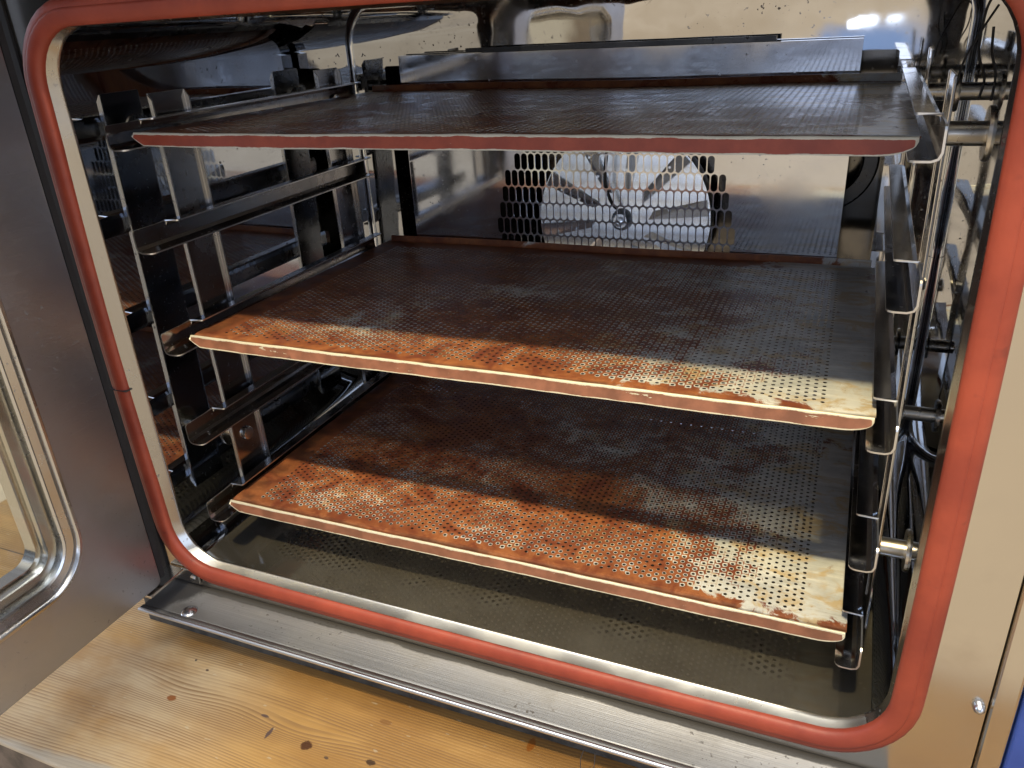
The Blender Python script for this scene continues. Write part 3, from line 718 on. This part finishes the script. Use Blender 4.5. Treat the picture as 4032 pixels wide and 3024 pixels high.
# ------------------------------------------------------------------ perforated trays
TW, TD = 0.300, 0.374
def bed_mesh():
    px, py, rad = 0.00595, 0.00707, 0.00160
    th = 0.0009
    V, F, A, U = [], [], [], []
    ang = [math.pi / 4 * i for i in range(8)]
    oc = [(1, 0), (1, 1), (0, 1), (-1, 1), (-1, 0), (-1, -1), (0, -1), (1, -1)]
    def sag(x, y): return 0.0006 * math.sin(x * 17 + 1) * math.sin(y * 11 + 0.5)
    def quad(x0, x1, y0, y1):
        b = len(V); V.extend([(x0, y0, 0), (x1, y0, 0), (x1, y1, 0), (x0, y1, 0)]); A.extend([0] * 4); F.append((b, b + 1, b + 2, b + 3))
    ys, ye = 0.0095, 0.3655
    xl, xr = -0.2705 - px / 2, -0.2705 + 90 * px + px / 2
    for i in range(91):
        cx = -0.2705 + i * px
        y0, nrow = (0.0169, 47) if i % 2 == 0 else (0.0169 + py / 2, 46)
        quad(cx - px / 2, cx + px / 2, ys, y0 - py / 2)
        quad(cx - px / 2, cx + px / 2, y0 + (nrow - 0.5) * py, ye)
        for r in range(nrow):
            cy = y0 + r * py
            b = len(V)
            for (ux, uy) in oc:
                V.append((cx + ux * px / 2, cy + uy * py / 2, 0)); A.append(0.0)
            for a in ang:
                V.append((cx + 0.00225 * math.cos(a), cy + 0.00225 * math.sin(a), 0)); A.append(0.42)
            for a in ang:
                V.append((cx + rad * math.cos(a), cy + rad * math.sin(a), 0.0)); A.append(1.0)
            for a in ang:
                V.append((cx + rad * math.cos(a), cy + rad * math.sin(a), -th)); A.append(2.0)
            for ring in range(3):
                for k in range(8):
                    j = (k + 1) % 8
                    F.append((b + ring * 8 + k, b + ring * 8 + j, b + ring * 8 + 8 + j, b + ring * 8 + 8 + k))
            # underside
            b2 = len(V)
            for (ux, uy) in oc:
                V.append((cx + ux * px / 2, cy + uy * py / 2, -th)); A.append(0.0)
            for k in range(8):
                j = (k + 1) % 8
                U.append(len(F)); F.append((b + 24 + k, b + 24 + j, b2 + j, b2 + k))
    # plain margins, cut in strips so they can follow the sheet
    for x0, x1 in ((-TW, -0.296), (-0.296, xl), (xr, 0.293), (0.293, TW)):
        for q in range(24):
            quad(x0, x1, ys + (ye - ys) * q / 24, ys + (ye - ys) * (q + 1) / 24)
    # pressed groove before the front fold and rise to the back fold
    prof = [(0.0095, 0.0), (0.0070, -0.0004), (0.0048, -0.0011), (0.0030, -0.0009), (0.0016, 0.0), (0.0006, 0.0006)]
    profb = [(0.3655, 0.0), (0.3690, -0.0006), (0.3705, 0.0)]
    nx = 40
    for pr in (prof, profb):
        b = len(V)
        for (y, z) in pr:
            for k in range(nx + 1):
                V.append((-TW + 2 * TW * k / nx, y, z)); A.append(0.0)
        for q in range(len(pr) - 1):
            for k in range(nx):
                F.append((b + q * (nx + 1) + k, b + q * (nx + 1) + k + 1, b + (q + 1) * (nx + 1) + k + 1, b + (q + 1) * (nx + 1) + k))
    V = [(x, y, z + sag(x, y)) for x, y, z in V]
    return V, F, A, U
def set_attr(me, name, vals):
    at = me.attributes.new(name, 'FLOAT', 'POINT'); at.data.foreach_set('value', np.array(vals, dtype=np.float32))
def front_rim_mesh():
    V, F, A = [], [], []
    nx = 150
    base = [(0.0006, 0.0006, 0.9), (-0.0002, 0.0008, 1.0), (-0.0010, 0.0003, 1.0), (-0.0014, -0.0008, 0.65), (-0.0016, -0.0020, 0.12), (-0.0023, -0.0052, 0.0), (-0.0030, -0.0084, 0.05), (-0.0032, -0.0092, 0.6), (-0.0034, -0.0100, 1.0), (-0.0024, -0.0101, 1.0)]
    xs = [-TW + 0.001 + (2 * TW - 0.002) * k / nx for k in range(nx + 1)]
    xs = sorted(set(xs + [-TW + 0.001 + 0.0008 * k for k in range(16)] + [TW - 0.001 - 0.0012 * k for k in range(22)]))
    for x in xs:
        dl, dr = (x + TW - 0.001) / 0.0115, (TW - 0.001 - x) / 0.024
        d = 1.0
        if dl < 1: d = 0.12 + 0.88 * max(0, dl) ** 0.8
        if dr < 1: d = min(d, 0.10 + 0.90 * math.sqrt(max(0, 1 - (1 - dr) ** 2)))
        wav = 0.0004 * math.sin(x * 60) + 0.0002 * math.sin(x * 190)
        sg = 0.0006 * math.sin(x * 17 + 1) * math.sin(0.5)
        for (y, z, wv) in base:
            zz = z if z > -0.0009 else -0.0008 + (z + 0.0008) * d
            V.append((x, y, zz + sg + wav * 0.4)); A.append(max(wv, 0.9 if min(dl, dr * 2) < 0.12 else 0))
    m_ = len(base)
    for k in range(len(xs) - 1):
        for j in range(m_ - 1):
            F.append((k * m_ + j, (k + 1) * m_ + j, (k + 1) * m_ + j + 1, k * m_ + j + 1))
    return V, F, A
def back_rim_mesh():
    base = [(0.3705, 0.0), (0.3716, 0.0012), (0.3730, 0.0050), (0.3740, 0.0068), (0.3750, 0.0068), (0.3755, 0.0050), (0.3752, -0.0086), (0.3742, -0.0086)]
    xs = np.linspace(-TW + 0.004, TW - 0.004, 60)
    return loft([[(x, y, z + 0.0006 * math.sin(x * 17 + 1) * math.sin(0.37 * 11 + 0.5)) for y, z in base] for x in xs], closed=False)
bv, bf, ba, bu = bed_mesh(); rv, rf, ra = front_rim_mesh()
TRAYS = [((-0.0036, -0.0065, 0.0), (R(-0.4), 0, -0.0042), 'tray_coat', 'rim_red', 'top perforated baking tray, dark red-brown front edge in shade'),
         ((-0.0027, 0.0046, -0.1865), (R(-0.8), R(-0.1), 0.0064), 'tray', 'rim_pale', 'middle perforated baking tray, sunlit front strip and bare grey right margin'),
         ((0.0005, 0.0020, -0.3715), (R(-0.4), R(0.05), 0.0066), 'tray', 'rim_pale', 'lowest perforated baking tray, rusty streaks along its sunlit front')]
bed_me = None
for loc, rot, mb, mr, lab in TRAYS:
    t = empty('baking_tray', lab, 'baking tray', loc, rot, 'perforated baking trays in the oven')
    if mb == 'tray_coat' or bed_me is None:
        bed = obj('tray_bed', (bv, bf), M[mb], t); set_attr(bed.data, 'rim', ba)
        bed.data.materials.append(M['tray_under'])
        for q in bu: bed.data.polygons[q].material_index = 1
        if mb == 'tray': bed_me = bed.data
        rim = obj('front_rim', (rv, rf), M[mr], t, smooth=50); set_attr(rim.data, 'wear', ra)
        bk = obj('back_rim', back_rim_mesh(), M[mb], t, smooth=50); back_me = bk.data
    else:
        bed = link(bpy.data.objects.new('tray_bed', bed_me), t)
        rim = obj('front_rim', (rv, rf), M[mr], t, smooth=50); set_attr(rim.data, 'wear', ra)
        bk = link(bpy.data.objects.new('back_rim', back_me), t)

# ------------------------------------------------------------------ loose thread caught under the sill
th = obj('loose_thread', tube(spline([(0.1190, -0.0960, -0.4610), (0.1170, -0.0990, -0.4700), (0.1180, -0.1010, -0.4800), (0.1225, -0.1020, -0.4835), (0.1270, -0.1010, -0.4800), (0.1285, -0.0985, -0.4690), (0.1280, -0.0955, -0.4610)], 6), 0.00035, 6), M['hair'], smooth=60)
th['label'] = 'dark thread loop hanging from the sill above the table'; th['category'] = 'thread'
